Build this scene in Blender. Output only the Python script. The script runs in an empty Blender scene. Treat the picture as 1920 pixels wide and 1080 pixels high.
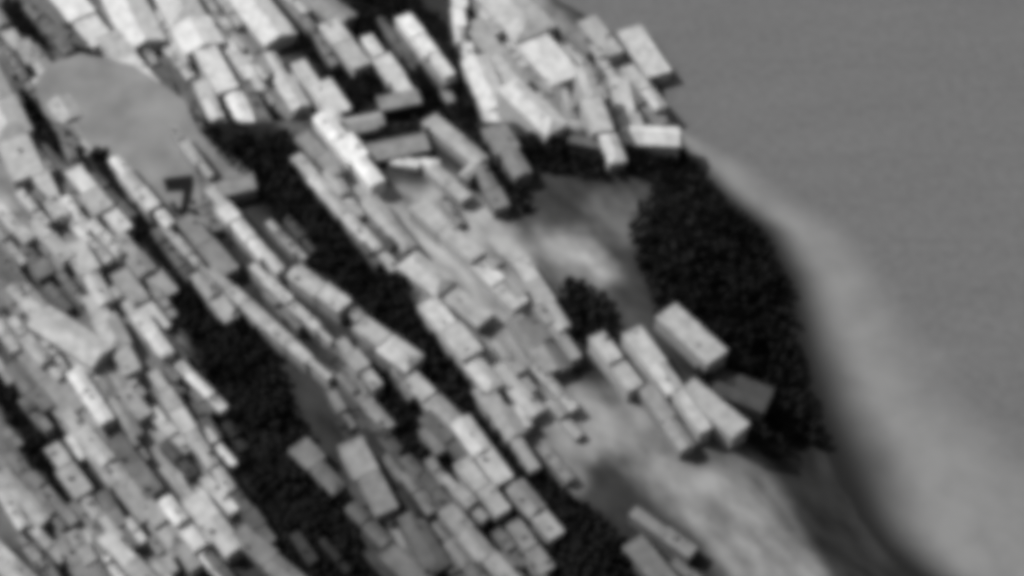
import bpy, math, random
import numpy as np
from mathutils import Vector, noise

random.seed(7)
SC = bpy.context.scene
COL = SC.collection

# ------------------------------------------------------------------ camera: from an aircraft, looking down on a town on a headland
PITCH = math.radians(52.0)            # below the horizon
LENS = 50.0
KPX = 36.0 / LENS / 1920.0            # metres per photo pixel per metre of depth
D0 = 700.0                            # distance along the axis to sea level
CAM = Vector((0.0, 0.0, D0 * math.sin(PITCH)))
FWD = Vector((0, math.cos(PITCH), -math.sin(PITCH)))
UPV = Vector((0, math.sin(PITCH), math.cos(PITCH)))
RGT = Vector((1, 0, 0))
cd = bpy.data.cameras.new('camera')
cd.lens = LENS; cd.sensor_width = 36.0
cd.clip_start = 1.0; cd.clip_end = 60000
cam = bpy.data.objects.new('camera', cd); COL.objects.link(cam)
cam.location = CAM
cam.rotation_euler = (math.pi / 2 - PITCH, 0, 0)
SC.camera = cam

# ------------------------------------------------------------------ sky and sun
SUN_DIR = Vector((-0.60, 0.20, 0.66)).normalized()      # towards the sun: left and a little beyond the town
SUN_STRENGTH = 3.6
el = math.asin(SUN_DIR.z); az = math.atan2(SUN_DIR.x, SUN_DIR.y)
w = bpy.data.worlds.new('World'); SC.world = w; w.use_nodes = True
nt = w.node_tree; nt.nodes.clear()
sky = nt.nodes.new('ShaderNodeTexSky'); sky.sky_type = 'NISHITA'; sky.sun_disc = False
sky.sun_elevation = el; sky.sun_rotation = az
sky.air_density = 1.0; sky.dust_density = 3.0; sky.ozone_density = 1.0
bw = nt.nodes.new('ShaderNodeRGBToBW')                  # monochrome picture
bg = nt.nodes.new('ShaderNodeBackground'); bg.inputs['Strength'].default_value = 0.08
out = nt.nodes.new('ShaderNodeOutputWorld')
nt.links.new(sky.outputs[0], bw.inputs[0]); nt.links.new(bw.outputs[0], bg.inputs['Color'])
nt.links.new(bg.outputs[0], out.inputs['Surface'])
sl = bpy.data.lights.new('sun', 'SUN'); sl.energy = SUN_STRENGTH; sl.angle = math.radians(0.6); sl.color = (1, 0.995, 0.985)
so = bpy.data.objects.new('sun', sl); COL.objects.link(so)
so.rotation_euler = SUN_DIR.to_track_quat('Z', 'Y').to_euler()
SC.view_settings.view_transform = 'Standard'; SC.view_settings.look = 'None'
SC.view_settings.gamma = 1.0; SC.view_settings.use_curve_mapping = False
SC.view_settings.exposure = 0.0
SC.render.engine = 'CYCLES'
SC.cycles.use_denoising = True
SC.cycles.max_bounces = 5
SC.cycles.pixel_filter_type = 'GAUSSIAN'; SC.cycles.filter_width = 10.0     # soft video picture

# ------------------------------------------------------------------ the lie of the land
SIL = [(-900, 100), (-450, 700), (-200, 930), (-50, 1015), (0, 1045), (90, 1180), (150, 1235), (235, 1252),
       (258, 1264), (290, 1280), (370, 1352), (430, 1425), (520, 1470), (650, 1495), (760, 1522), (870, 1562),
       (970, 1615), (1020, 1652), (1060, 1695), (1110, 1760), (1300, 1900), (1700, 2200)]
def sil_x(py):
    if py <= SIL[0][0]: return SIL[0][1]
    for (y0, x0), (y1, x1) in zip(SIL, SIL[1:]):
        if y0 <= py <= y1:
            return x0 + (x1 - x0) * (py - y0) / (y1 - y0)
    return SIL[-1][1]

def ray(px, py):
    return FWD + RGT * ((px - 960) * KPX) + UPV * ((540 - py) * KPX)

def at_z(px, py, z):
    r = ray(px, py)
    return CAM + r * ((z - CAM.z) / r.z)

def to_px(p):
    v = p - CAM; d = v.dot(FWD)
    return 960 + v.dot(RGT) / d / KPX, 540 - v.dot(UPV) / d / KPX

COAST = [at_z(sil_x(py), py, 0.0) for py in range(-560, 1560, 12)]        # the waterline, far to near
COAST_Y = np.array([c.y for c in COAST][::-1]); COAST_X = np.array([c.x for c in COAST][::-1])
def coast_x(y):
    return float(np.interp(y, COAST_Y, COAST_X)) + 2.2 * noise.noise(Vector((y * 0.05, 7.7, 0))) + 1.0 * noise.noise(Vector((y * 0.2, 3.1, 0)))
Y_QUAY = at_z(1260, 270, 0).y
def smooth(t):
    t = min(1.0, max(0.0, t)); return t * t * (3 - 2 * t)
def height(x, y):
    """ground level: a low quay far off, a wooded bluff falling to the sea on the near right"""
    s = coast_x(y) - x
    if s < 0:
        return -1.5
    q = smooth((y - Y_QUAY + 12) / 24.0)
    top = 26.0 * (1 - q) + 5.0 * q
    run = 62.0 * (1 - q) + 4.0 * q
    return top * smooth(s / run) + 1.2 * noise.noise(Vector((x * 0.012, y * 0.012, 2.0))) * smooth(s / 80.0)

def hit(px, py, h=0.0):
    """the point seen at a photo pixel, h metres above the ground"""
    r = ray(px, py); z = 12.0
    for _ in range(14):
        p = CAM + r * ((z + h - CAM.z) / r.z)
        z += 0.6 * (max(0.0, height(p.x, p.y)) - z)
    return CAM + r * ((z + h - CAM.z) / r.z)

# woods: centre, half length, half width, lean of the long axis (deg below horizontal)
WOODS = [
    (660, 490, 205, 60, 52), (545, 345, 125, 62, 50), (435, 660, 150, 58, 56), (515, 850, 250, 66, 63), (600, 985, 170, 66, 56), (420, 560, 110, 30, 55),
    (850, 690, 120, 48, 52), (825, 190, 85, 62, 52), (745, 55, 125, 62, 40),
    (690, 160, 75, 36, 45), (1090, 285, 130, 40, 5), (1375, 580, 275, 122, 62),
    (1100, 590, 70, 46, 52), (980, 960, 190, 75, 55), (600, 110, 125, 22, 55),
    (470, 275, 90, 44, 30), (770, 800, 160, 38, 55), (45, 50, 65, 25, 52),
    (90, 240, 85, 16, 55), (225, 350, 110, 18, 55), (310, 490, 95, 14, 52),
    (45, 800, 170, 22, 58), (730, 240, 66, 12, -14), (1230, 290, 60, 24, -5),
    (1120, 1040, 120, 50, 50), (380, 430, 90, 20, 52), (940, 320, 90, 14, 55)
]
def in_wood(px, py):
    for cx, cy, a, b, ang in WOODS:
        c, s = math.cos(math.radians(ang)), math.sin(math.radians(ang))
        dx, dy = px - cx, py - cy
        u = (dx * c + dy * s) / a; v = (-dx * s + dy * c) / b
        if u * u + v * v < 1.15:
            return True
    return False
STR = math.radians(53)                                  # the streets run down to the right

def srgb(v):
    v /= 255.0
    return v / 12.92 if v <= 0.04045 else ((v + 0.055) / 1.055) ** 2.4

# ------------------------------------------------------------------ materials
def new_mat(name, rough=0.9, spec=0.15):
    m = bpy.data.materials.new(name); m.use_nodes = True
    t = m.node_tree; t.nodes.clear()
    o = t.nodes.new('ShaderNodeOutputMaterial'); b = t.nodes.new('ShaderNodeBsdfPrincipled')
    b.inputs['Specular IOR Level'].default_value = spec; b.inputs['Roughness'].default_value = rough
    t.links.new(b.outputs[0], o.inputs['Surface'])
    return m, t, b

def noise_range(t, scale, detail, lo, hi, vec=None, f0=0.3, f1=0.7):
    n = t.nodes.new('ShaderNodeTexNoise'); n.inputs['Scale'].default_value = scale; n.inputs['Detail'].default_value = detail
    if vec is None:
        tc = t.nodes.new('ShaderNodeTexCoord'); vec = tc.outputs['Object']
    t.links.new(vec, n.inputs['Vector'])
    r = t.nodes.new('ShaderNodeMapRange')
    for k, v in (('From Min', f0), ('From Max', f1), ('To Min', lo), ('To Max', hi)):
        r.inputs[k].default_value = v
    t.links.new(n.outputs['Fac'], r.inputs['Value'])
    return r.outputs[0], n

def scaled(t, col, fac):
    mx = t.nodes.new('ShaderNodeVectorMath'); mx.operation = 'SCALE'
    t.links.new(col, mx.inputs[0]); t.links.new(fac, mx.inputs['Scale'])
    return mx.outputs[0]

def by_object(name, lo, hi, scale):
    m, t, b = new_mat(name)
    oi = t.nodes.new('ShaderNodeObjectInfo')
    tc = t.nodes.new('ShaderNodeTexCoord')
    of = t.nodes.new('ShaderNodeVectorMath'); of.operation = 'ADD'
    t.links.new(tc.outputs['Object'], of.inputs[0])
    cm = t.nodes.new('ShaderNodeCombineXYZ'); mm = t.nodes.new('ShaderNodeMath'); mm.operation = 'MULTIPLY'; mm.inputs[1].default_value = 300
    t.links.new(oi.outputs['Random'], mm.inputs[0]); t.links.new(mm.outputs[0], cm.inputs[0]); t.links.new(cm.outputs[0], of.inputs[1])
    f, n = noise_range(t, scale, 4, lo, hi, of.outputs[0])
    t.links.new(scaled(t, oi.outputs['Color'], f), b.inputs['Base Color'])
    return m
ROOF = by_object('weathered_roof', 0.72, 1.18, 0.22)
WALL = by_object('plaster_wall', 0.8, 1.1, 0.3)
PAVE = by_object('paved_ground', 0.72, 1.2, 0.05)

def land_material():
    m, t, b = new_mat('land', 0.95)
    at = t.nodes.new('ShaderNodeAttribute'); at.attribute_name = 'cover'
    mp = t.nodes.new('ShaderNodeMapping'); mp.vector_type = 'TEXTURE'; mp.inputs['Rotation'].default_value = (0, 0, -STR)
    m2 = t.nodes.new('ShaderNodeMapping'); m2.inputs['Scale'].default_value = (0.05, 0.085, 0.1)
    tc = t.nodes.new('ShaderNodeTexCoord'); t.links.new(tc.outputs['Object'], mp.inputs[0]); t.links.new(mp.outputs[0], m2.inputs[0])
    f, n = noise_range(t, 1.0, 6, 0.45, 1.5, m2.outputs[0])
    t.links.new(scaled(t, at.outputs['Color'], f), b.inputs['Base Color'])
    bp = t.nodes.new('ShaderNodeBump'); bp.inputs['Strength'].default_value = 0.5; bp.inputs['Distance'].default_value = 1.0
    t.links.new(n.outputs['Fac'], bp.inputs['Height']); t.links.new(bp.outputs[0], b.inputs['Normal'])
    return m

def sea_material():
    m, t, b = new_mat('sea_water', 0.5, 0.3)
    at = t.nodes.new('ShaderNodeAttribute'); at.attribute_name = 'shore'     # x: hazy dark shore edge painted in, y: foam
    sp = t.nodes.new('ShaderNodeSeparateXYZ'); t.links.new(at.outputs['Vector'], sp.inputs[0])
    g, n = noise_range(t, 0.22, 6, 0.88, 1.12)
    tc = t.nodes.new('ShaderNodeTexCoord'); mp = t.nodes.new('ShaderNodeMapping'); mp.inputs['Scale'].default_value = (0.012, 0.05, 0.05)
    t.links.new(tc.outputs['Object'], mp.inputs[0])
    g2, n2 = noise_range(t, 1.0, 4, 0.95, 1.05, mp.outputs[0])
    ml = t.nodes.new('ShaderNodeMath'); ml.operation = 'MULTIPLY'; t.links.new(g, ml.inputs[0]); t.links.new(g2, ml.inputs[1])
    base = t.nodes.new('ShaderNodeRGB'); base.outputs[0].default_value = (SEA, SEA, SEA * 1.01, 1)
    fo = t.nodes.new('ShaderNodeRGB'); fo.outputs[0].default_value = (FOAM, FOAM, FOAM, 1)
    re = t.nodes.new('ShaderNodeRGB'); re.outputs[0].default_value = (0.012, 0.012, 0.012, 1)  # near-black of the hazy shore edge, painted into the water colour
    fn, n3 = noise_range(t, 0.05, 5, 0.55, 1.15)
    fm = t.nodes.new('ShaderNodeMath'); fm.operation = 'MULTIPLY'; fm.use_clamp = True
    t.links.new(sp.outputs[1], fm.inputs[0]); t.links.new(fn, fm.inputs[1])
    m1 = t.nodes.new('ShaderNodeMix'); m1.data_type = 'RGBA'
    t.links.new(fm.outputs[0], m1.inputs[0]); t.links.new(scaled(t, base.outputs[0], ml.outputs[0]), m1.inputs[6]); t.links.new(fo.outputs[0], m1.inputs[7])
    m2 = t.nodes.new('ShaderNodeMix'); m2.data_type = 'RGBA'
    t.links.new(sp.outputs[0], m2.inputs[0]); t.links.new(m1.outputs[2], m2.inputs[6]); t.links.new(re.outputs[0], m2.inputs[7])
    t.links.new(m2.outputs[2], b.inputs['Base Color'])
    bp = t.nodes.new('ShaderNodeBump'); bp.inputs['Strength'].default_value = 0.35; bp.inputs['Distance'].default_value = 0.5
    t.links.new(n.outputs['Fac'], bp.inputs['Height']); t.links.new(bp.outputs[0], b.inputs['Normal'])
    return m
SEA = 0.146; FOAM = 0.245
LAND_M = land_material(); SEA_M = sea_material()
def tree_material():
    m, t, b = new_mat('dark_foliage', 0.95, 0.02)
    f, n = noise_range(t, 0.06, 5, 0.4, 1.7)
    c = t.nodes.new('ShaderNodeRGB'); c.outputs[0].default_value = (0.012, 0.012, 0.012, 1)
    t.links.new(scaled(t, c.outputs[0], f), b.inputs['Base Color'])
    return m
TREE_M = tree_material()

def link_mesh(name, verts, faces, mat, parent=None, smooth=False):
    me = bpy.data.meshes.new(name); me.from_pydata(verts, [], faces); me.update()
    me.materials.append(mat)
    if smooth:
        me.polygons.foreach_set('use_smooth', [True] * len(me.polygons))
    o = bpy.data.objects.new(name, me); COL.objects.link(o)
    o.parent = parent
    return o

# ------------------------------------------------------------------ sea
R = 20000
sea = link_mesh('sea', [(-R, -R, -0.3), (R, -R, -0.3), (R, R, -0.3), (-R, R, -0.3)], [(0, 1, 2, 3)], SEA_M)
sea['kind'] = 'structure'; sea['label'] = 'flat grey sea right of the headland'

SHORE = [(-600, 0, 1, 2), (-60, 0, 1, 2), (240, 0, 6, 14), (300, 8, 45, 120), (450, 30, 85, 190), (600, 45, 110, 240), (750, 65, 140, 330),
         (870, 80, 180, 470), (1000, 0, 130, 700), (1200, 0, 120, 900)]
def build_surf():
    verts = []; faces = []; val = []
    pys = list(range(-60, 1200, 12)); es = [-60, -30, -10, 0] + list(range(8, 720, 12))
    for py in pys:
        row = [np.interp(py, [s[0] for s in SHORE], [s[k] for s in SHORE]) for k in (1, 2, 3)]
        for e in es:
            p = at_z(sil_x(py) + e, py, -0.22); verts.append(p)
            edge_fade = 1 - smooth((e - row[0] * 0.15) / max(1, row[1] - row[0] * 0.15))  # soft dark edge of the wooded shore, painted fading out over the water
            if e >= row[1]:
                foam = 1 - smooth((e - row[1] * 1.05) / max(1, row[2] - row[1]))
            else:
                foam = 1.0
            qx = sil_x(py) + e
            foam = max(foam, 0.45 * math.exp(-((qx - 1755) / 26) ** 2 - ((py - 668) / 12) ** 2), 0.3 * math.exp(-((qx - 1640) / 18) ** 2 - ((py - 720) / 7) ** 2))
            val.append((edge_fade if py > 240 else 0.0, foam if py > 240 else 0.0, 0.0))
    n = len(es)
    for r in range(len(pys) - 1):
        for c in range(n - 1):
            a = r * n + c; faces.append((a, a + n, a + n + 1, a + 1))
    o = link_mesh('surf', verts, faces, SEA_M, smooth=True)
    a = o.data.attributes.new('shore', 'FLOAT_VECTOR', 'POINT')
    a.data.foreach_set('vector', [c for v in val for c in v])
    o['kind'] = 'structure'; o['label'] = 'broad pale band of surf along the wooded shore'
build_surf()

# ------------------------------------------------------------------ land, with its cover of bare ground, yards and soil under trees
GROUND = []
def G(tone, poly):
    GROUND.append((tone, poly))
G(98, [(-40,-20),(120,-20),(300,60),(420,210),(350,260),(80,130),(-40,110)])
G(104, [(150,-20),(420,-20),(520,110),(590,205),(500,215),(380,110),(250,60)])
G(96, [(-40,130),(70,160),(85,230),(200,420),(330,540),(345,690),(200,600),(60,450),(-40,330)])
G(104, [(-40,330),(60,440),(210,590),(350,720),(440,900),(455,1040),(330,1040),(170,830),(40,660),(-40,600)])
G(84, [(-40,690),(40,740),(170,900),(330,1090),(-40,1110)])
G(110, [(560,280),(690,330),(830,360),(990,450),(1080,640),(1010,700),(900,640),(760,500),(660,420)])
G(110, [(820,600),(1000,640),(1090,720),(1120,860),(1060,920),(960,830),(900,730)])
G(118, [(880,-20),(1025,-20),(1090,90),(1200,235),(1060,235),(960,200),(900,110)])
G(60, [(620,690),(730,770),(860,930),(980,1090),(780,1090),(690,880)])
G(112, [(30,-14),(100,-14),(115,30),(125,52),(80,34),(40,14)])
G(100, [(-20,20),(18,48),(40,100),(58,130),(20,150),(-20,145)])
G(106, [(92,398),(150,402),(205,425),(240,452),(200,468),(150,452),(108,430)])
G(116, [(-20,330),(20,348),(36,400),(30,442),(-20,452)])
G(86, [(-20,460),(30,480),(52,520),(62,562),(-20,545)])
G(70, [(60,510),(120,500),(165,560),(180,600),(120,598),(80,570)])
G(80, [(200,490),(260,520),(290,560),(250,570),(215,545)])
G(80, [(345,215),(400,238),(442,260),(457,290),(400,298),(370,285)])
G(82, [(520,215),(590,220),(610,250),(560,262),(525,245)])
G(142, [(960,98),(1062,108),(1085,150),(1100,200),(1135,262),(1062,252),(1022,232),(1040,207),(1010,172)])
G(130, [(1098,128),(1140,138),(1157,190),(1168,242),(1140,228),(1108,182)])
G(127, [(1052,14),(1085,58),(1112,95),(1150,103),(1182,113),(1203,150),(1218,210),(1238,234),(1180,236),(1108,152),(1072,102),(1045,58)])
G(20, [(1043,80),(1065,83),(1088,110),(1082,122),(1060,112)])
G(40, [(1038,143),(1065,143),(1077,160),(1060,167)])
G(128, [(600,258),(640,298),(690,342),(760,342),(800,358),(832,370),(872,420),(892,470),(870,482),(830,472),(765,492),(738,482),(705,445),(655,385),(618,330)])
G(136, [(798,328),(840,318),(882,355),(932,395),(987,450),(1003,492),(960,502),(900,482),(860,422),(820,372)])
G(136, [(742,490),(800,470),(880,480),(960,488),(1002,492),(1032,550),(1067,612),(1042,642),(1002,690),(980,740),(948,702),(900,642),(850,592),(800,577),(758,532)])
G(126, [(850,588),(910,598),(962,648),(1022,688),(1082,718),(1102,800),(1113,862),(1060,852),(1020,832),(978,782),(928,722),(888,652)])
G(116, [(960,778),(1022,788),(1072,850),(1104,902),(1072,928),(1040,902),(998,862)])
G(70, [(447,608),(446,628),(463,659),(492,692),(512,704),(523,707),(527,705),(527,694),(522,670),(500,632),(476,606),(457,602)])
G(58, [(648,958),(690,963),(723,1000),(690,1008),(658,987)])
G(88, [(598,678),(640,688),(682,730),(702,770),(723,802),(690,798),(648,762),(612,722)])
G(84, [(738,768),(775,768),(802,820),(813,864),(785,854),(753,812)])
G(48, [(488,783),(520,778),(553,810),(542,842),(500,822)])
G(117, [(238,557),(275,552),(322,600),(348,652),(332,668),(288,612)])
G(126, [(178,688),(230,697),(267,740),(303,790),(335,852),(290,843),(248,792),(208,742)])
G(131, [(228,798),(310,828),(382,880),(433,920),(443,990),(449,1045),(410,1014),(358,952),(298,902),(258,862)])
G(126, [(168,958),(240,988),(303,1040),(348,1092),(260,1092),(207,1042)])
G(97, [(18,778),(70,787),(103,850),(113,883),(80,884),(47,842)])
G(97, [(63,918),(110,927),(143,990),(164,1034),(130,1035),(93,992)])
G(132, [(-20,680),(10,676),(33,730),(12,754),(-20,745)])
G(78, [(-20,825),(20,858),(63,932),(30,934),(-20,892)])
G(64, [(335,703),(370,698),(393,740),(409,779),(380,774),(353,742)])
G(48, [(328,558),(380,598),(403,642),(370,643),(338,612)])
G(112, [(0,640),(40,700),(70,770),(50,780),(15,730),(-14,690)])
G(118, [(60,520),(130,600),(100,620),(60,590)])
SOFT = [
    (46, [(1440,860),(1500,850),(1560,960),(1650,1090),(1560,1110),(1480,980)]),
    (114, [(998,418),(1082,408),(1122,450),(1158,500),(1169,529),(1120,523),(1058,513),(1018,492),(997,456)]),
    (138, [(1063,468),(1100,468),(1138,510),(1133,533),(1093,513)]),
    (68, [(1115,782),(1109,799),(1118,829),(1138,862),(1154,877),(1163,881),(1167,879),(1170,869),(1170,848),(1158,811),(1141,785),(1125,778)]),
    (140, [(1246,922),(1300,927),(1372,917),(1404,960),(1340,988),(1288,973)]),
    (130, [(1166,798),(1250,787),(1289,830),(1262,873),(1188,863)]),
    (76, [(1288,828),(1350,798),(1402,840),(1444,882),(1380,893),(1328,882)]),
    (54, [(968,328),(1082,328),(1098,370),(1082,423),(1020,433),(982,402)]),
    (76, [(1088,382),(1125,348),(1175,336),(1215,343),(1264,350),(1278,374),(1238,405),(1216,447),(1180,467),(1148,463),(1114,440)]),
    (82, [(1018,488),(1090,508),(1133,540),(1154,573),(1090,574),(1047,552)]),
    (52, [(1148,558),(1200,557),(1218,600),(1263,640),(1294,694),(1240,693),(1198,652),(1162,612)]),
    (110, [(1085,716),(1180,716),(1232,780),(1282,830),(1302,880),(1342,868),(1422,848),(1474,920),(1505,1000),(1570,1100),(1375,1100),(1298,1002),(1238,942),(1168,882),(1116,842)]),
    (56, [(1560,1046),(1610,1030),(1660,1096),(1585,1096)]),
]

GX, GY, CELL = 570, 420, 4.0
def cover_map():
    ys, xs = np.mgrid[0:GY, 0:GX]
    X = xs * CELL - 180; Y = ys * CELL - 180
    im = np.full((GY, GX), 44.0)
    def fill(poly, tone):
        r = np.zeros((GY, GX), bool)
        for i in range(len(poly)):
            (x0, y0), (x1, y1) = poly[i], poly[(i + 1) % len(poly)]
            if y0 == y1: continue
            r ^= ((y0 > Y) != (y1 > Y)) & (X < x0 + (x1 - x0) * (Y - y0) / (y1 - y0))
        im[r] = tone
    for t, p in GROUND: fill(p, t)
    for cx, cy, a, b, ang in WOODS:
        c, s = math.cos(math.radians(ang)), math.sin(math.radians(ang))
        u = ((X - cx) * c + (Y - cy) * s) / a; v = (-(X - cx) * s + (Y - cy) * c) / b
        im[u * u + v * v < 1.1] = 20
    for t, p in GROUND[-1:] if False else SOFT: fill(p, t)
    k = 2
    for _ in range(3):                                   # ground cover changes gradually
        for ax in (0, 1):
            im = sum(np.roll(im, s, ax) for s in range(-k, k + 1)) / (2 * k + 1)
    return im
def build_land():
    im = cover_map()
    ylo, yhi = at_z(960, 1240, 0).y, at_z(960, -140, 0).y
    ys = [-3000, -1200, -300, 60, 150] + list(np.arange(ylo, yhi, 2.0)) + [yhi + 60, yhi + 200, yhi + 500, 3000, 9000]
    xs_rel = []
    verts = []; faces = []; col = []
    NC = 250
    for y in ys:
        cx = coast_x(y)
        inner = min(cx - 20, -330.0)
        for i in range(NC + 1):
            if i < 6:
                x = -9000 + (inner + 9000) * (i / 6.0) ** 0.35 if i else -9000
            else:
                x = inner + (cx + 0.4 - inner) * (i - 6) / (NC - 6)
            z = height(x, y); verts.append((x, y, z))
            px, py = to_px(Vector((x, y, z)))
            gx = min(GX - 1, max(0, int((px + 180) / CELL))); gy = min(GY - 1, max(0, int((py + 180) / CELL)))
            a = srgb(im[gy, gx]) / 0.72
            col.append(a)
        verts.append((cx + 2.0, y, -6.0)); col.append(0.02)
    n = NC + 2
    for r in range(len(ys) - 1):
        for c in range(n - 1):
            a = r * n + c; faces.append((a, a + 1, a + n + 1, a + n))
    o = link_mesh('headland', verts, faces, LAND_M, smooth=True)
    at = o.data.attributes.new('cover', 'FLOAT_COLOR', 'POINT')
    at.data.foreach_set('color', [q for a in col for q in (a, a, a, 1.0)])
    o['kind'] = 'structure'; o['label'] = 'headland of streets and bare ground above the sea'
    return o
LAND = build_land()

# flat field with the black mark shaped like a seven
def sheet(name, poly, tone, lift, parent=None):
    pts = [hit(x, y, 0.0) for x, y in poly]
    z = max(p.z for p in pts) + lift
    top = [at_z(x, y, z) for x, y in poly]
    n = len(top)
    verts = top + [Vector((p.x, p.y, z - (3.0 if parent is None else 0.2))) for p in top]
    faces = [tuple(range(n - 1, -1, -1)) if False else tuple(range(n))] + [(i, i + n, (i + 1) % n + n, (i + 1) % n) for i in range(n)]
    o = link_mesh(name, verts, faces, PAVE, parent)
    a = srgb(tone) / 0.86; o.color = (a, a, a, 1)
    return o, z
FIELD, FZ = sheet('field', [(64,158),(92,120),(150,100),(250,122),(345,186),(374,250),(470,318),(432,368),(388,430),(335,432),(262,330),(196,286),(110,240),(80,206)], 124, 0.5)
FIELD['kind'] = 'structure'; FIELD['label'] = 'flat grey field carrying a black mark shaped like a seven'
def mark(poly):
    z = FZ + 0.25
    top = [at_z(x, y, z) for x, y in poly]; n = len(top)
    o = link_mesh('seven_mark', top + [Vector((p.x, p.y, z - 0.6)) for p in top], [tuple(range(n))] + [(i, i + n, (i + 1) % n + n, (i + 1) % n) for i in range(n)], PAVE, FIELD)
    o.color = (0.008, 0.008, 0.008, 1)
mark([(305,336),(312,333),(362,327),(364,345),(357,378),(349,402),(346,428),(335,428),(338,392),(344,358),(312,360)])

# ------------------------------------------------------------------ buildings
ALBEDO_DIV = 0.87
def albedo(tone):
    if tone > 140: tone = 140 + (tone - 140) * 1.38
    return max(0.02, min(0.76, srgb(tone) / ALBEDO_DIV))

def poly_interval(pts, u):
    """span across a footprint at station u"""
    vs = []
    n = len(pts)
    for i in range(n):
        (u0, v0), (u1, v1) = pts[i], pts[(i + 1) % n]
        if (u0 > u) != (u1 > u):
            vs.append(v0 + (v1 - v0) * (u - u0) / (u1 - u0))
    return (min(vs), max(vs)) if len(vs) >= 2 else None

QUARTERS = [  # centre of each quarter of the town, what its plain houses are called
    ((230, 60), 'small house packed in the quarter above the flat grey field', 'houses above the field'),
    ((130, 480), 'small house packed in the quarter below the flat grey field', 'houses below the field'),
    ((180, 880), 'small house packed in the dense quarter at lower left', 'houses in the lower left quarter'),
    ((600, 90), 'small house between the pale buildings at top centre', 'houses at top centre'),
    ((860, 420), 'small house on the pale ground in the middle of town', 'houses in the middle of town'),
    ((1050, 110), 'small house in the bright quarter beside the sea at top', 'houses in the seaside quarter'),
    ((780, 920), 'small dim house among the trees at bottom centre', 'houses among trees at bottom centre'),
    ((1180, 720), 'small house on the grey slope at lower right', 'houses on the lower right slope'),
    ((480, 520), 'small house at the edges of the central dark wood', 'houses beside the central wood'),
]
FOOT = []
LEVEL = {'grey_building': 16.0, 'quay_building': -3.0, 'white_wall': -12.0}     # the few that lie across the streets
rb = random.Random(5)
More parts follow.
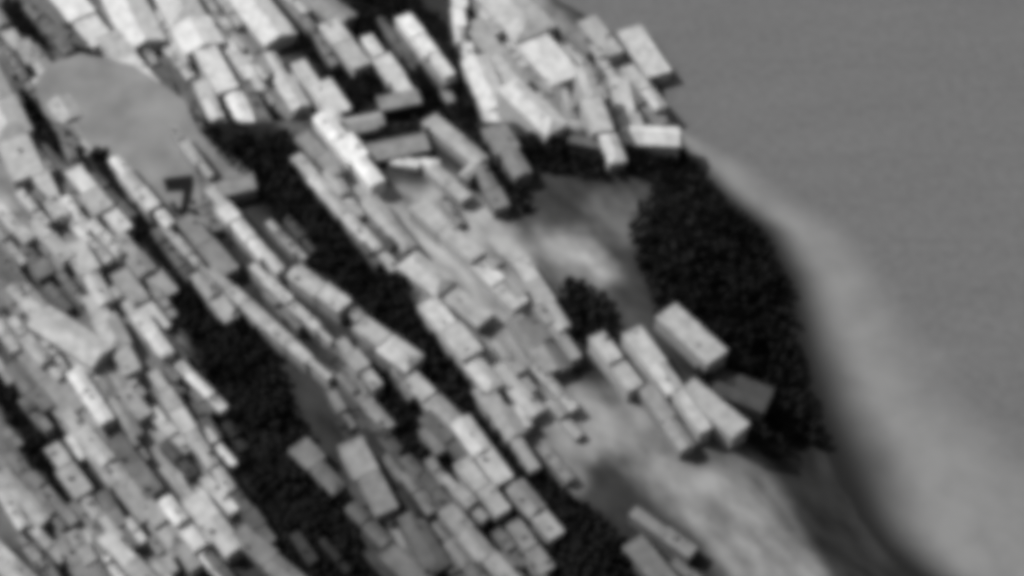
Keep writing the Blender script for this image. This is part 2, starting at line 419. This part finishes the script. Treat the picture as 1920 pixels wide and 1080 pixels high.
def B(tone, layer, poly, label=None, name='house', cat='building'):
    h = {1: 4.5, 2: 7.0, 3: 9.5}[layer]
    if name in ('white_wall', 'hut'): h = 3.5
    if name == 'grey_building': h = 9.0 if poly[0][1] < 230 else 3.5
    FOOT.append(poly)
    pts3 = [hit(x, y, h) for x, y in poly]
    c = sum(pts3, Vector()) / len(pts3)
    ground = min(height(p.x, p.y) for p in pts3)
    zt = max(height(c.x, c.y), 0.5) + h
    # principal axis of the footprint
    sxx = sum((p.x - c.x) ** 2 for p in pts3); syy = sum((p.y - c.y) ** 2 for p in pts3); sxy = sum((p.x - c.x) * (p.y - c.y) for p in pts3)
    ang = 0.5 * math.atan2(2 * sxy, sxx - syy)
    if name in LEVEL: ang = math.radians(LEVEL[name])
    ca, sa = math.cos(ang), math.sin(ang)
    loc = [((p.x - c.x) * ca + (p.y - c.y) * sa, -(p.x - c.x) * sa + (p.y - c.y) * ca) for p in pts3]
    u0 = min(q[0] for q in loc); u1 = max(q[0] for q in loc)
    L = u1 - u0
    A = 0.5 * abs(sum(loc[i][0] * loc[(i + 1) % len(loc)][1] - loc[(i + 1) % len(loc)][0] * loc[i][1] for i in range(len(loc))))
    wd = A / max(L, 0.1)
    n = max(1, min(6, round(L / (2.3 * wd))))
    root = bpy.data.objects.new(name, None); COL.objects.link(root)
    root.location = (c.x, c.y, ground); root.rotation_euler = (0, 0, ang); root.empty_display_size = 2
    if label is None:
        cx = sum(q[0] for q in poly) / len(poly); cy = sum(q[1] for q in poly) / len(poly)
        z = min(QUARTERS, key=lambda q: (q[0][0] - cx) ** 2 + (q[0][1] - cy) ** 2)
        ext = max(math.hypot(p[0] - q[0], p[1] - q[1]) for p in poly for q in poly)
        size = 'long' if ext > 110 else ('short' if ext < 70 else 'narrow')
        shade = 'dark grey' if tone < 95 else ('pale' if tone > 135 else 'mid grey')
        root['label'] = size + ' ' + shade + ' ' + z[1].replace('small dim ', '').replace('small ', ''); root['group'] = z[2]
    else:
        root['label'] = label; root['group'] = 'buildings that stand out in the town'
    root['category'] = cat; root['kind'] = 'thing'
    zr = zt - ground
    cuts = [u0 + L * (k + (rb.uniform(-.14, .14) if 0 < k < n else 0)) / n for k in range(n + 1)]
    a = albedo(tone)
    for k in range(n):
        ua, ub = cuts[k], cuts[k + 1]
        iv = [poly_interval(loc, ua + (ub - ua) * f) for f in (0.2, 0.5, 0.8)]
        iv = [q for q in iv if q]
        if not iv: continue
        va = sum(q[0] for q in iv) / len(iv); vb = sum(q[1] for q in iv) / len(iv)
        if vb - va < 1.2: 
            m_ = (va + vb) / 2; va, vb = m_ - 0.9, m_ + 0.9
        if n > 1: ub -= 0.02
        hh = zr + (rb.uniform(-1.3, 1.3) if n > 1 else 0)
        zb = -4.0
        wverts = [(ua, va, zb), (ub, va, zb), (ub, vb, zb), (ua, vb, zb), (ua, va, hh), (ub, va, hh), (ub, vb, hh), (ua, vb, hh)]
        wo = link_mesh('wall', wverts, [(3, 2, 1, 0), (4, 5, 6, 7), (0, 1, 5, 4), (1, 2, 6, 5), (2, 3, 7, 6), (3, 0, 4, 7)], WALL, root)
        aw = a * rb.uniform(0.7, 0.95)
        if name == 'grey_building': aw = 0.02            # shade on the front painted in as near-black
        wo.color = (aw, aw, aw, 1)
        ar = min(0.78, a * rb.uniform(0.78, 1.18))
        o = 0.25
        x0, x1, y0, y1 = ua - (o if k == 0 else -0.03), ub + (o if k == n - 1 else -0.03), va - o, vb + o
        zz = hh + 0.03
        if rb.random() < 0.55 or name == 'white_wall':    # flat roof behind a low parapet
            p = 0.45; i = min(0.5, (y1 - y0) * 0.18)
            vs = [(x0, y0, zz), (x1, y0, zz), (x1, y1, zz), (x0, y1, zz), (x0, y0, zz + p), (x1, y0, zz + p), (x1, y1, zz + p), (x0, y1, zz + p),
                  (x0 + i, y0 + i, zz + p), (x1 - i, y0 + i, zz + p), (x1 - i, y1 - i, zz + p), (x0 + i, y1 - i, zz + p),
                  (x0 + i, y0 + i, zz + .12), (x1 - i, y0 + i, zz + .12), (x1 - i, y1 - i, zz + .12), (x0 + i, y1 - i, zz + .12)]
            fs = [(3, 2, 1, 0), (0, 1, 5, 4), (1, 2, 6, 5), (2, 3, 7, 6), (3, 0, 4, 7), (4, 5, 9, 8), (5, 6, 10, 9), (6, 7, 11, 10), (7, 4, 8, 11),
                  (8, 9, 13, 12), (9, 10, 14, 13), (10, 11, 15, 14), (11, 8, 12, 15), (12, 13, 14, 15)]
            top = zz + 0.1
        else:                                            # low pitched roof along the building
            rh = (y1 - y0) * rb.uniform(0.14, 0.22); ym = (y0 + y1) / 2
            hip = rb.choice((0.0, 0.0, 0.35)) * (y1 - y0)
            hip = min(hip, (x1 - x0) * 0.4)
            vs = [(x0, y0, zz), (x1, y0, zz), (x1, y1, zz), (x0, y1, zz), (x0 + hip, ym, zz + rh), (x1 - hip, ym, zz + rh)]
            fs = [(3, 2, 1, 0), (0, 1, 5, 4), (2, 3, 4, 5), (1, 2, 5), (3, 0, 4)]
            top = zz + rh * 0.4
        ro = link_mesh('roof', vs, fs, ROOF, root)
        ro.color = (ar, ar, ar, 1)
        if name not in LEVEL and (x1 - x0) > 5 and (y1 - y0) > 4 and rb.random() < 0.6:
            qx = rb.uniform(x0 + 1.5, x1 - 1.5); qy = rb.uniform(y0 + 1.3, y1 - 1.3); s = rb.uniform(0.4, 0.9); e = rb.uniform(1.0, 2.2)
            cv = [(qx + sx * s, qy + sy * s, top + z_) for z_ in (-1.0, e) for sx, sy in ((-1, -1), (1, -1), (1, 1), (-1, 1))]
            ch = link_mesh('chimney', cv, [(3, 2, 1, 0), (4, 5, 6, 7), (0, 1, 5, 4), (1, 2, 6, 5), (2, 3, 7, 6), (3, 0, 4, 7)], WALL, ro)
            ch.color = wo.color
    return root

B(92, 1, [(95,48),(150,60),(178,78),(130,90),(105,82)])
B(180, 2, [(98,-14),(165,-14),(205,65),(190,78),(150,65),(118,38)], 'broad pale building at top left edge of picture, above the black gap', 'building')
B(166, 2, [(180,76),(215,60),(265,100),(290,165),(262,152),(232,150),(205,105)], 'pale building with ragged lower end on upper rim of flat grey field', 'building')
B(178, 2, [(205,-14),(262,-14),(290,25),(306,70),(290,80),(262,55),(246,85),(226,78),(207,40)], 'pale building cut by a short dark lane, second from top left corner', 'building')
B(182, 3, [(298,-14),(372,-14),(396,35),(415,66),(418,112),(440,165),(472,195),(498,244),(482,250),(450,222),(425,182),(385,140),(360,106),(330,76),(305,34)], 'longest bright white building, running down from top edge to dark wood', 'long_building')
B(172, 2, [(403,57),(410,78),(437,118),(474,166),(497,189),(507,197),(509,195),(505,183),(490,155),(456,104),(425,66),(407,53)], 'narrow pale house hugging right side of the longest white building', 'house')
B(86, 2, [(292,124),(287,135),(291,152),(303,171),(314,179),(320,181),(324,179),(326,173),(328,160),(322,138),(312,123),(300,120)])
B(162, 2, [(78,180),(120,185),(150,215),(182,262),(160,266),(120,245),(90,215)], 'pale short building on left border of flat grey field', 'building')
B(126, 2, [(60,85),(78,90),(100,125),(132,150),(125,162),(95,145)])
B(158, 2, [(-20,180),(20,183),(42,215),(60,245),(65,290),(85,330),(112,365),(138,397),(108,402),(85,372),(50,345),(20,310),(-20,285)], 'long pale building entering from left edge below the black gap', 'long_building')
B(116, 1, [(112,250),(130,270),(150,300),(168,332),(140,322),(120,285)])
B(166, 2, [(132,318),(160,316),(176,350),(206,375),(228,402),(248,424),(200,422),(165,392),(145,365)], 'pale blunt building left of the dark lane under flat grey field', 'building')
B(172, 3, [(208,300),(236,303),(262,340),(292,375),(328,414),(300,414),(270,390),(240,356),(224,330)], 'bright building ending just left of the black seven mark', 'building')
B(152, 2, [(52,415),(90,420),(125,460),(132,487),(105,487),(85,460),(62,440)])
B(160, 2, [(122,460),(160,453),(180,490),(198,540),(212,562),(172,557),(150,525),(130,490)])
B(141, 2, [(228,438),(250,455),(270,480),(302,505),(333,542),(300,556),(285,535),(250,510),(232,485)])
B(150, 3, [(307,427),(313,440),(334,465),(363,493),(380,506),(387,511),(389,509),(385,502),(373,485),(346,454),(322,432),(309,425)], 'thin pale house below the stem of black seven mark', 'house')
B(118, 2, [(345,405),(365,408),(392,440),(422,470),(447,502),(420,506),(390,496),(360,472),(345,440)])
B(106, 1, [(45,460),(80,480),(102,512),(75,522),(50,505)])
B(152, 3, [(318,243),(343,248),(366,280),(392,316),(396,332),(370,316),(345,285)], 'slim pale house leaning across flat grey field above black seven mark', 'building')
B(136, 2, [(385,345),(472,324),(466,350),(442,378),(415,366)])
B(167, 3, [(390,348),(415,360),(440,393),(466,425),(492,455),(517,480),(532,504),(505,501),(480,476),(450,442),(430,420),(405,400)], 'bright tapering building right of black seven mark, pointing into dark wood', 'building')
B(106, 1, [(372,330),(392,345),(407,400),(422,426),(400,432),(380,395)])
B(142, 2, [(502,417),(507,429),(525,449),(550,472),(565,482),(571,485),(573,483),(569,477),(559,462),(536,438),(516,420),(504,415)], 'short thin house alone in dark wood beside bright tapering building', 'house')
B(72, 1, [(533,409),(536,420),(549,439),(569,459),(582,468),(587,471),(589,469),(587,463),(580,450),(563,427),(547,411),(537,407)])
B(160, 2, [(552,290),(585,303),(612,340),(642,375),(672,415),(702,445),(744,487),(738,502),(700,476),(660,432),(620,387),(585,345),(560,315)], 'long pale building forming upper rim of central dark wood', 'long_building')
B(174, 3, [(550,118),(580,128),(612,150),(642,180),(657,205),(640,216),(610,206),(590,186),(570,160)], 'bright wide building touching the left end of grey building above the dark bar', 'building')
B(200, 3, [(595,213),(637,223),(662,250),(692,290),(710,332),(700,348),(680,332),(650,300),(620,265),(600,240)], 'brightest short building left of the dark bar, pointed at its foot', 'building')
B(177, 2, [(432,-14),(508,-14),(540,45),(536,70),(510,60),(492,80),(470,60),(450,28)], 'pale building with forked foot at top edge right of longest white building', 'building')
B(120, 2, [(448,70),(480,84),(512,100),(522,132),(500,137),(475,110)])
B(160, 2, [(510,100),(535,128),(562,165),(584,197),(555,207),(530,182),(505,150)])
B(122, 1, [(478,150),(520,178),(574,207),(540,216),(505,208)])
B(141, 2, [(558,-14),(640,-14),(655,30),(642,46),(610,40),(588,18)])
B(167, 3, [(598,48),(642,44),(667,75),(685,110),(676,123),(650,116),(624,84)], 'pale building on left bank of the topmost dark wood', 'building')
B(110, 2, [(580,50),(605,75),(637,117),(620,120),(600,92)])
B(172, 2, [(680,72),(718,85),(747,120),(767,155),(776,182),(755,182),(735,160),(715,140),(698,108)], 'pale building ending above the grey building, between two dark woods', 'building')
B(190, 3, [(743,40),(770,28),(792,60),(817,90),(838,110),(842,142),(820,127),(795,105),(770,75)], 'pale upright building standing alone inside the topmost dark wood', 'building')
B(118, 2, [(795,110),(837,112),(850,152),(825,152),(800,132)])
B(86, 1, [(708,33),(735,43),(757,75),(777,100),(784,127),(755,112),(730,75)])
B(180, 3, [(848,-12),(876,-12),(870,40),(869,62),(886,80),(889,102),(875,105),(860,80),(848,50)], 'narrow curved pale building at top edge beside dark wood', 'building')
B(128, 2, [(826,167),(825,173),(829,181),(837,189),(844,191),(847,191),(849,189),(849,186),(849,179),(843,170),(836,164),(830,165)], 'tiny pale hut alone in dark wood', 'hut')
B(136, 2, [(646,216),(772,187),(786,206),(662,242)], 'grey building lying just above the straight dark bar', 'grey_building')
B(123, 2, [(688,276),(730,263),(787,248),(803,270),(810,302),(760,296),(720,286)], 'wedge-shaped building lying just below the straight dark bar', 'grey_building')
B(190, 3, [(700,287),(740,295),(780,300),(824,299),(822,307),(780,316),(738,306)], 'thin white wall under the wedge-shaped building', 'white_wall')
B(152, 2, [(798,223),(850,231),(882,265),(912,298),(885,302),(855,286),(825,263)], 'grey building with hooked lower end right of the dark bar', 'building')
B(150, 2, [(883,300),(912,298),(898,318),(876,338),(862,328)])
B(116, 2, [(903,250),(942,233),(972,270),(988,310),(980,332),(955,322),(930,287)], 'dull grey building at left end of the dark cliff wood', 'building')
B(120, 2, [(890,313),(920,318),(947,365),(948,387),(925,392),(905,352)])
B(172, 2, [(892,-14),(1012,-14),(1032,30),(1047,80),(1062,110),(1078,142),(1050,152),(1010,132),(985,112),(962,80),(936,42),(908,20)], 'very broad pale building at top edge nearest the open sea', 'building')
B(158, 2, [(870,42),(902,44),(942,80),(972,120),(988,157),(960,168),(930,132),(905,92),(885,70)])
B(170, 3, [(866,113),(905,117),(962,177),(978,238),(938,236),(888,165)], 'bright building on left corner of the dark cliff wood', 'building')
B(170, 3, [(962,205),(1055,212),(1057,236),(972,242)], 'bright low building along top edge of the dark cliff wood', 'building')
B(162, 3, [(1083,178),(1105,183),(1132,215),(1153,250),(1173,292),(1155,298),(1133,276),(1108,236),(1093,210)], 'pale spear-shaped house standing over the dark cliff wood', 'building')
B(170, 2, [(1140,148),(1168,153),(1192,190),(1218,234),(1186,252),(1167,246),(1158,210)], 'pale upright house standing behind the white quay building at right edge', 'building')
B(180, 3, [(1166,240),(1230,231),(1270,243),(1268,263),(1200,264),(1172,263)], 'flat white quay building jutting towards the sea above dark cliff wood', 'quay_building')
B(160, 2, [(1086,40),(1115,30),(1142,60),(1163,92),(1152,102),(1130,94),(1106,76)], 'pale house at right shoreline, leftmost of three by the sea', 'house')
B(167, 2, [(1170,60),(1195,50),(1222,80),(1248,115),(1253,134),(1225,132),(1200,112),(1178,86)], 'pale house farthest out against the sea at upper right', 'house')
B(167, 2, [(1172,128),(1200,138),(1227,170),(1246,197),(1237,205),(1215,192),(1188,166)], 'pale narrow house against sea just above the white quay building', 'house')
B(100, 1, [(1068,255),(1105,255),(1130,270),(1110,278),(1080,272)])
B(167, 3, [(777,386),(783,406),(813,436),(856,468),(882,479),(894,482),(896,478),(892,467),(877,443),(839,406),(804,382),(783,378)], 'bright house on the pale central ground', 'house')
B(147, 2, [(686,378),(688,396),(708,425),(738,455),(759,466),(769,469),(771,467),(770,457),(762,435),(736,400),(711,376),(694,372)])
B(150, 2, [(803,308),(835,313),(862,345),(884,364),(845,364),(820,347)])
B(76, 2, [(703,432),(735,448),(768,482),(745,483),(720,467)])
B(167, 2, [(886,498),(930,498),(962,530),(988,562),(960,572),(930,552)], 'bright house near right border of the wide pale clearing', 'building')
B(152, 2, [(756,493),(810,488),(852,520),(892,560),(918,592),(880,597),(840,572),(790,547)], 'pale wide house at head of the wide pale clearing', 'building')
B(154, 2, [(960,488),(1002,490),(1022,530),(1047,575),(1068,611),(1040,608),(1010,572),(985,532)], 'pale building along right border of the wide pale clearing', 'building')
B(170, 3, [(788,573),(845,578),(867,610),(897,650),(922,690),(933,723),(905,723),(880,697),(850,657),(818,622),(803,600)], 'bright building edging the dark wood below the wide pale clearing', 'building')
B(141, 2, [(888,733),(920,728),(962,770),(987,830),(1003,882),(975,862),(943,812),(908,772)])
B(112, 2, [(981,603),(982,621),(1000,649),(1029,678),(1049,689),(1058,691),(1062,689),(1061,679),(1054,657),(1030,623),(1006,601),(989,597)])
B(148, 2, [(928,642),(931,656),(949,683),(976,713),(992,726),(999,731),(1001,729),(999,721),(989,702),(967,669),(945,645),(932,638)])
B(157, 3, [(668,613),(735,613),(757,640),(789,673),(770,682),(728,685),(703,656)], 'pale four-sided house in dark wood left of the bright edge building', 'house')
B(160, 3, [(546,510),(590,508),(622,540),(652,562),(640,582),(620,573),(590,562),(568,546)], 'pale blunt building on lower bank of the central dark wood', 'building')
B(128, 2, [(634,556),(652,555),(692,600),(704,618),(692,627),(664,602)])
B(162, 3, [(471,502),(486,522),(526,562),(580,609),(609,631),(621,639),(623,637),(614,626),(590,598),(539,549),(496,511),(475,498)], 'thin straight pale house left of the pale blunt building', 'house')
B(112, 2, [(496,552),(501,563),(517,582),(541,603),(555,612),(561,615),(563,613),(560,607),(551,593),(530,569),(511,553),(500,548)])
B(142, 2, [(366,518),(395,523),(422,550),(443,592),(425,603),(398,577),(373,546)], 'short grey building at head of the large left dark wood', 'building')
B(152, 3, [(390,510),(413,539),(474,597),(555,665),(599,698),(617,709),(619,707),(605,690),(568,651),(490,579),(425,525),(394,506)], 'very long thin pale terrace crossing between the two dark woods', 'terrace')
B(152, 3, [(630,638),(655,638),(682,670),(702,700),(713,722),(685,717),(658,687)])
B(146, 2, [(743,693),(780,698),(817,730),(842,755),(874,792),(860,806),(820,790),(778,752)], 'grey building directly below the pale four-sided house', 'building')
B(157, 3, [(853,793),(895,798),(932,840),(950,880),(937,907),(905,882),(873,846)], 'bright building above the close pair of parallel houses', 'building')
B(152, 3, [(853,872),(895,873),(922,900),(944,935),(940,964),(920,957),(888,922)], 'upper of two close parallel houses near bottom centre', 'house')
B(142, 3, [(832,893),(855,903),(887,935),(915,967),(895,970),(863,942),(838,916)], 'lower of two close parallel houses near bottom centre', 'house')
B(137, 3, [(956,913),(1000,913),(1027,950),(1047,990),(1040,1007),(1010,992),(973,952)], 'grey house alone among dark trees, right of the parallel pair', 'house')
B(117, 3, [(953,983),(985,983),(1012,1020),(1037,1062),(1010,1067),(978,1032)])
B(97, 2, [(928,998),(950,1003),(987,1045),(977,1062),(943,1032)])
B(142, 3, [(831,953),(860,953),(892,985),(912,1020),(947,1050),(974,1092),(930,1092),(898,1050),(868,1022),(843,992)], 'long grey building running off bottom edge at centre', 'long_building')
B(106, 2, [(813,983),(840,998),(882,1040),(919,1092),(880,1092),(848,1042)])
B(132, 3, [(645,833),(695,838),(717,880),(735,930),(722,963),(700,948),(668,912),(650,882)], 'broad grey building on right bank of large left dark wood', 'building')
B(106, 2, [(546,842),(580,828),(607,850),(622,880),(643,912),(600,908),(563,872)], 'dim grey building inside the large left dark wood', 'building')
B(82, 2, [(748,968),(790,963),(822,1010),(833,1064),(800,1064),(768,1022)])
B(112, 2, [(720,1033),(765,1033),(803,1092),(738,1092)])
B(86, 1, [(688,788),(715,808),(742,850),(782,890),(812,925),(854,964),(830,964),(788,922),(748,872),(713,832)])
B(70, 1, [(637,732),(640,751),(660,786),(690,827),(709,845),(719,851),(721,849),(719,838),(710,813),(684,770),(660,738),(643,728)])
B(162, 2, [(13,540),(45,542),(72,575),(102,604),(96,620),(65,603),(38,575)], 'pale building meeting the pale rectangular house near left edge', 'building')
B(167, 3, [(72,593),(157,593),(178,625),(194,668),(160,671),(108,668),(88,636)], 'pale rectangular house near left edge', 'house')
B(157, 2, [(18,598),(45,607),(72,645),(98,680),(114,704),(85,694),(53,662),(33,636)])
B(129, 1, [(38,648),(90,678),(127,710),(152,760),(203,820),(253,900),(303,960),(345,1035),(300,1025),(248,962),(198,902),(148,842),(108,782),(68,732),(43,692)], 'long grey building crossing the lower left corner', 'long_building')
B(152, 2, [(115,773),(122,795),(153,835),(198,880),(225,900),(237,906),(239,904),(235,891),(218,862),(179,813),(143,777),(121,767)])
B(160, 2, [(158,553),(190,557),(217,590),(242,630),(258,682),(242,703),(218,682),(193,642),(168,602)], 'pale building right of the pale rectangular house', 'building')
B(168, 3, [(243,588),(280,587),(302,620),(321,663),(300,663),(268,632)], 'small bright building at left rim of the large dark wood', 'building')
B(157, 3, [(280,697),(305,702),(337,750),(367,800),(397,850),(428,890),(436,918),(410,908),(378,862),(343,812),(308,762)], 'long pale building forming left wall of the large dark wood', 'long_building')
B(76, 2, [(303,830),(305,842),(319,860),(341,880),(355,887),(361,889),(363,887),(361,880),(355,866),(336,844),(319,829),(307,826)])
B(160, 2, [(338,938),(400,928),(433,980),(444,1033),(427,1044),(400,1013),(368,977)], 'pale building with blunt foot low on left, beside dark wood', 'building')
B(152, 2, [(92,842),(130,847),(157,890),(163,920),(203,970),(234,1004),(217,1010),(178,977),(143,932),(112,902)], 'pale crooked building between dark lanes at lower left', 'building')
B(150, 2, [(238,903),(270,917),(312,970),(353,1020),(370,1060),(335,1050),(298,1002),(262,957)])
B(157, 2, [(198,998),(260,1038),(297,1092),(240,1092),(207,1052)])
B(154, 2, [(-20,1015),(20,1028),(52,1060),(66,1094),(-20,1094)], 'pale building cut off by bottom left corner', 'building')
B(126, 2, [(38,1008),(75,1038),(83,1064),(53,1044)])
B(117, 2, [(108,1008),(150,1038),(192,1092),(130,1092)])
B(92, 2, [(438,928),(465,937),(498,980),(514,1014),(480,1004),(453,972)])
B(112, 2, [(443,998),(500,1008),(533,1045),(572,1092),(500,1092),(463,1042)], 'grey building at bottom edge left of dark wood', 'building')
B(152, 3, [(1240,587),(1295,587),(1322,625),(1350,664),(1337,680),(1300,663),(1262,626)], 'grey house farthest right, alone inside the largest dark wood', 'house')
B(162, 3, [(1115,632),(1140,637),(1172,670),(1198,710),(1187,728),(1155,708),(1122,667)], 'short pale house, left one of two side by side', 'house')
B(164, 3, [(1175,622),(1205,615),(1232,650),(1257,690),(1283,735),(1308,770),(1334,804),(1300,794),(1258,752),(1222,702),(1187,656)], 'long pale house, right one of two side by side', 'house')
B(157, 3, [(1282,723),(1315,719),(1353,755),(1397,803),(1387,814),(1345,803),(1308,772)], 'pale house pointing to lower rim of the largest dark wood', 'house')
B(72, 2, [(1332,697),(1390,694),(1423,735),(1436,769),(1400,769),(1358,737)], 'dim grey house deep in the largest dark wood', 'house')
B(132, 2, [(1198,728),(1240,737),(1278,790),(1294,839),(1265,834),(1228,782)])
B(117, 2, [(1187,957),(1240,978),(1305,1030),(1292,1040),(1228,1013)])
B(108, 2, [(1182,1017),(1220,1022),(1278,1094),(1198,1094)])
B(100, 2, [(1266,1047),(1326,1094),(1278,1096)])

# plain houses that fill the quarters between the traced buildings
LIGHT_ZONES = [  # left-to-right bands of the face that are mostly pale: polygon, tone range, how many
    ([(0,0),(560,0),(600,200),(480,260),(330,200),(120,130),(0,130)], (95, 165), 16),
    ([(0,140),(90,150),(330,420),(340,560),(420,900),(440,1080),(0,1080)], (90, 182), 46),
    ([(540,240),(700,330),(990,440),(1090,700),(1110,900),(1010,860),(760,520)], (110, 170), 7),
    ([(880,0),(1040,0),(1240,230),(960,240)], (115, 170), 12),
    ([(620,640),(720,640),(1040,1080),(720,1080),(640,820)], (50, 125), 22),
    ([(1090,700),(1280,800),(1460,930),(1500,1080),(1260,1080),(1080,860)], (85, 130), 0),
]

def inside(x, y, poly):
    r = False; n = len(poly)
    for i in range(n):
        (x0, y0), (x1, y1) = poly[i], poly[(i + 1) % n]
        if (y0 > y) != (y1 > y) and x < x0 + (x1 - x0) * (y - y0) / (y1 - y0):
            r = not r
    return r
rf = random.Random(21)
FIELD_PX = [(70,140),(100,70),(200,80),(430,300),(380,450),(300,440)]
for zone, (t0, t1), count in LIGHT_ZONES:
    xs = [q[0] for q in zone]; ys = [q[1] for q in zone]; done = 0; tries = 0
    while done < count * 1.5 and tries < 4000:
        tries += 1
        x = rf.uniform(min(xs), max(xs)); y = rf.uniform(min(ys), max(ys))
        L = rf.uniform(45, 130); wd = max(14, L * rf.uniform(0.14, 0.28)); a = STR + rf.uniform(-0.16, 0.12)
        dx, dy = math.cos(a) * L / 2, math.sin(a) * L / 2
        if not inside(x, y, zone) or in_wood(x, y) or inside(x, y, FIELD_PX):
            continue
        if any(inside(x + dx * f, y + dy * f, p) for p in FOOT for f in (-0.8, 0, 0.8)):
            continue
        nx, ny = -dy / L * wd, dx / L * wd
        B(rf.uniform(t0, t1), rf.choice((1, 1, 2)), [(x - dx - nx, y - dy - ny), (x + dx - nx, y + dy - ny), (x + dx + nx, y + dy + ny), (x - dx + nx, y - dy + ny)])
        done += 1

# narrow dim houses scattered through the wooded bands
for zone, (t0, t1), count in (([(560,330),(640,380),(800,600),(740,600),(600,450)], (55, 95), 1), ([(360,560),(470,560),(680,1060),(560,1070),(430,850)], (45, 80), 3), ([(740,690),(800,690),(1020,1070),(880,1060)], (70, 130), 4)):
    xs = [q[0] for q in zone]; ys = [q[1] for q in zone]; done = 0; tries = 0
    while done < count and tries < 2000:
        tries += 1
        x = rf.uniform(min(xs), max(xs)); y = rf.uniform(min(ys), max(ys))
        L = rf.uniform(50, 120); wd = rf.uniform(6, 10); a = STR + rf.uniform(-0.1, 0.12)
        dx, dy = math.cos(a) * L / 2, math.sin(a) * L / 2
        if not inside(x, y, zone) or any(inside(x + dx * f, y + dy * f, p) for p in FOOT for f in (-0.8, 0, 0.8)):
            continue
        nx, ny = -dy / L * 2 * wd, dx / L * 2 * wd
        B(rf.uniform(t0, t1), 2, [(x - dx - nx, y - dy - ny), (x + dx - nx, y + dy - ny), (x + dx + nx, y + dy + ny), (x - dx + nx, y - dy + ny)])
        done += 1

# ------------------------------------------------------------------ woods: dark dense crowns on the bluff and in the hollows of the town
def ico():
    import bmesh
    bm = bmesh.new(); bmesh.ops.create_icosphere(bm, subdivisions=1, radius=1.0)
    v = np.array([q.co[:] for q in bm.verts]); f = np.array([[q.index for q in t.verts] for t in bm.faces]); bm.free()
    return v, f
def build_woods():
    rng = np.random.default_rng(3); rt = random.Random(8)
    V0, F0 = ico()
    # only an unlit rim of the footprints is kept clear
    boxes = [(min(q[0] for q in p) - 4, max(q[0] for q in p) + 4, min(q[1] for q in p) - 4, max(q[1] for q in p) + 14, p) for p in FOOT]
    pos = []
    for cx, cy, a, b, ang in WOODS:
        c, s = math.cos(math.radians(ang)), math.sin(math.radians(ang))
        for _ in range(int(math.pi * a * b / 34)):
            th = rt.uniform(0, 2 * math.pi); r = math.sqrt(rt.random()) * (1.08 + 0.2 * noise.noise(Vector((3 * math.cos(th), 3 * math.sin(th), cx * 0.1))))
            u = r * math.cos(th) * a; v = r * math.sin(th) * b
            px, py = cx + u * c - v * s, cy + u * s + v * c
            if inside(px, py, FIELD_PX[:3] + [(420, 310), (345, 400)]):
                continue
            bad = False
            for x0, x1, y0, y1, p in boxes:
                if x0 < px < x1 and y0 < py < y1 and any(inside(px + ox, py + oy, p) for ox, oy in ((0, 0), (8, 0), (-8, 0), (0, 8), (0, -14), (0, 16))):
                    bad = True; break
            if bad: continue
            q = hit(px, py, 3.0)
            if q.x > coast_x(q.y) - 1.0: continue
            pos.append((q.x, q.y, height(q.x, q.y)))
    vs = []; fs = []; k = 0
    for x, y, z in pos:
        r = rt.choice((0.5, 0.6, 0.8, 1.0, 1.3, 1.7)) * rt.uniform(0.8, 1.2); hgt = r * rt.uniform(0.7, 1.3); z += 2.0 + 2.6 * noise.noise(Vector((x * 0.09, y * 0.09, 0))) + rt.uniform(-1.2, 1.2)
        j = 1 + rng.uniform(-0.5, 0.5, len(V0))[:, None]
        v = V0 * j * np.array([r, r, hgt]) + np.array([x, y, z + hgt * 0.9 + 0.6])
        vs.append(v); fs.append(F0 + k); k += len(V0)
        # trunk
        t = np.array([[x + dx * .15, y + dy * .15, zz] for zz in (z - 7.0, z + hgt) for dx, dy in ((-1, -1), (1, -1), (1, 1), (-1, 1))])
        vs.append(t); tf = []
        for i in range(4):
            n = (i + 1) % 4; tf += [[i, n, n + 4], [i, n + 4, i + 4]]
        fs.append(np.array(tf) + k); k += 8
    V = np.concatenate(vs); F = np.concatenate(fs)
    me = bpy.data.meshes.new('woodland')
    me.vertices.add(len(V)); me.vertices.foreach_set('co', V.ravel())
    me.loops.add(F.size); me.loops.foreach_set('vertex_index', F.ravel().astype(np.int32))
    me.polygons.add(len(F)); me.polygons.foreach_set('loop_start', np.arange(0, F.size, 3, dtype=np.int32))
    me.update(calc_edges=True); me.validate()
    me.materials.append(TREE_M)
    o = bpy.data.objects.new('woodland', me); COL.objects.link(o)
    o['kind'] = 'stuff'; o['label'] = 'dark dense woodland on the bluff and between the houses'; o['category'] = 'trees'
    print('TREES', len(pos))
build_woods()
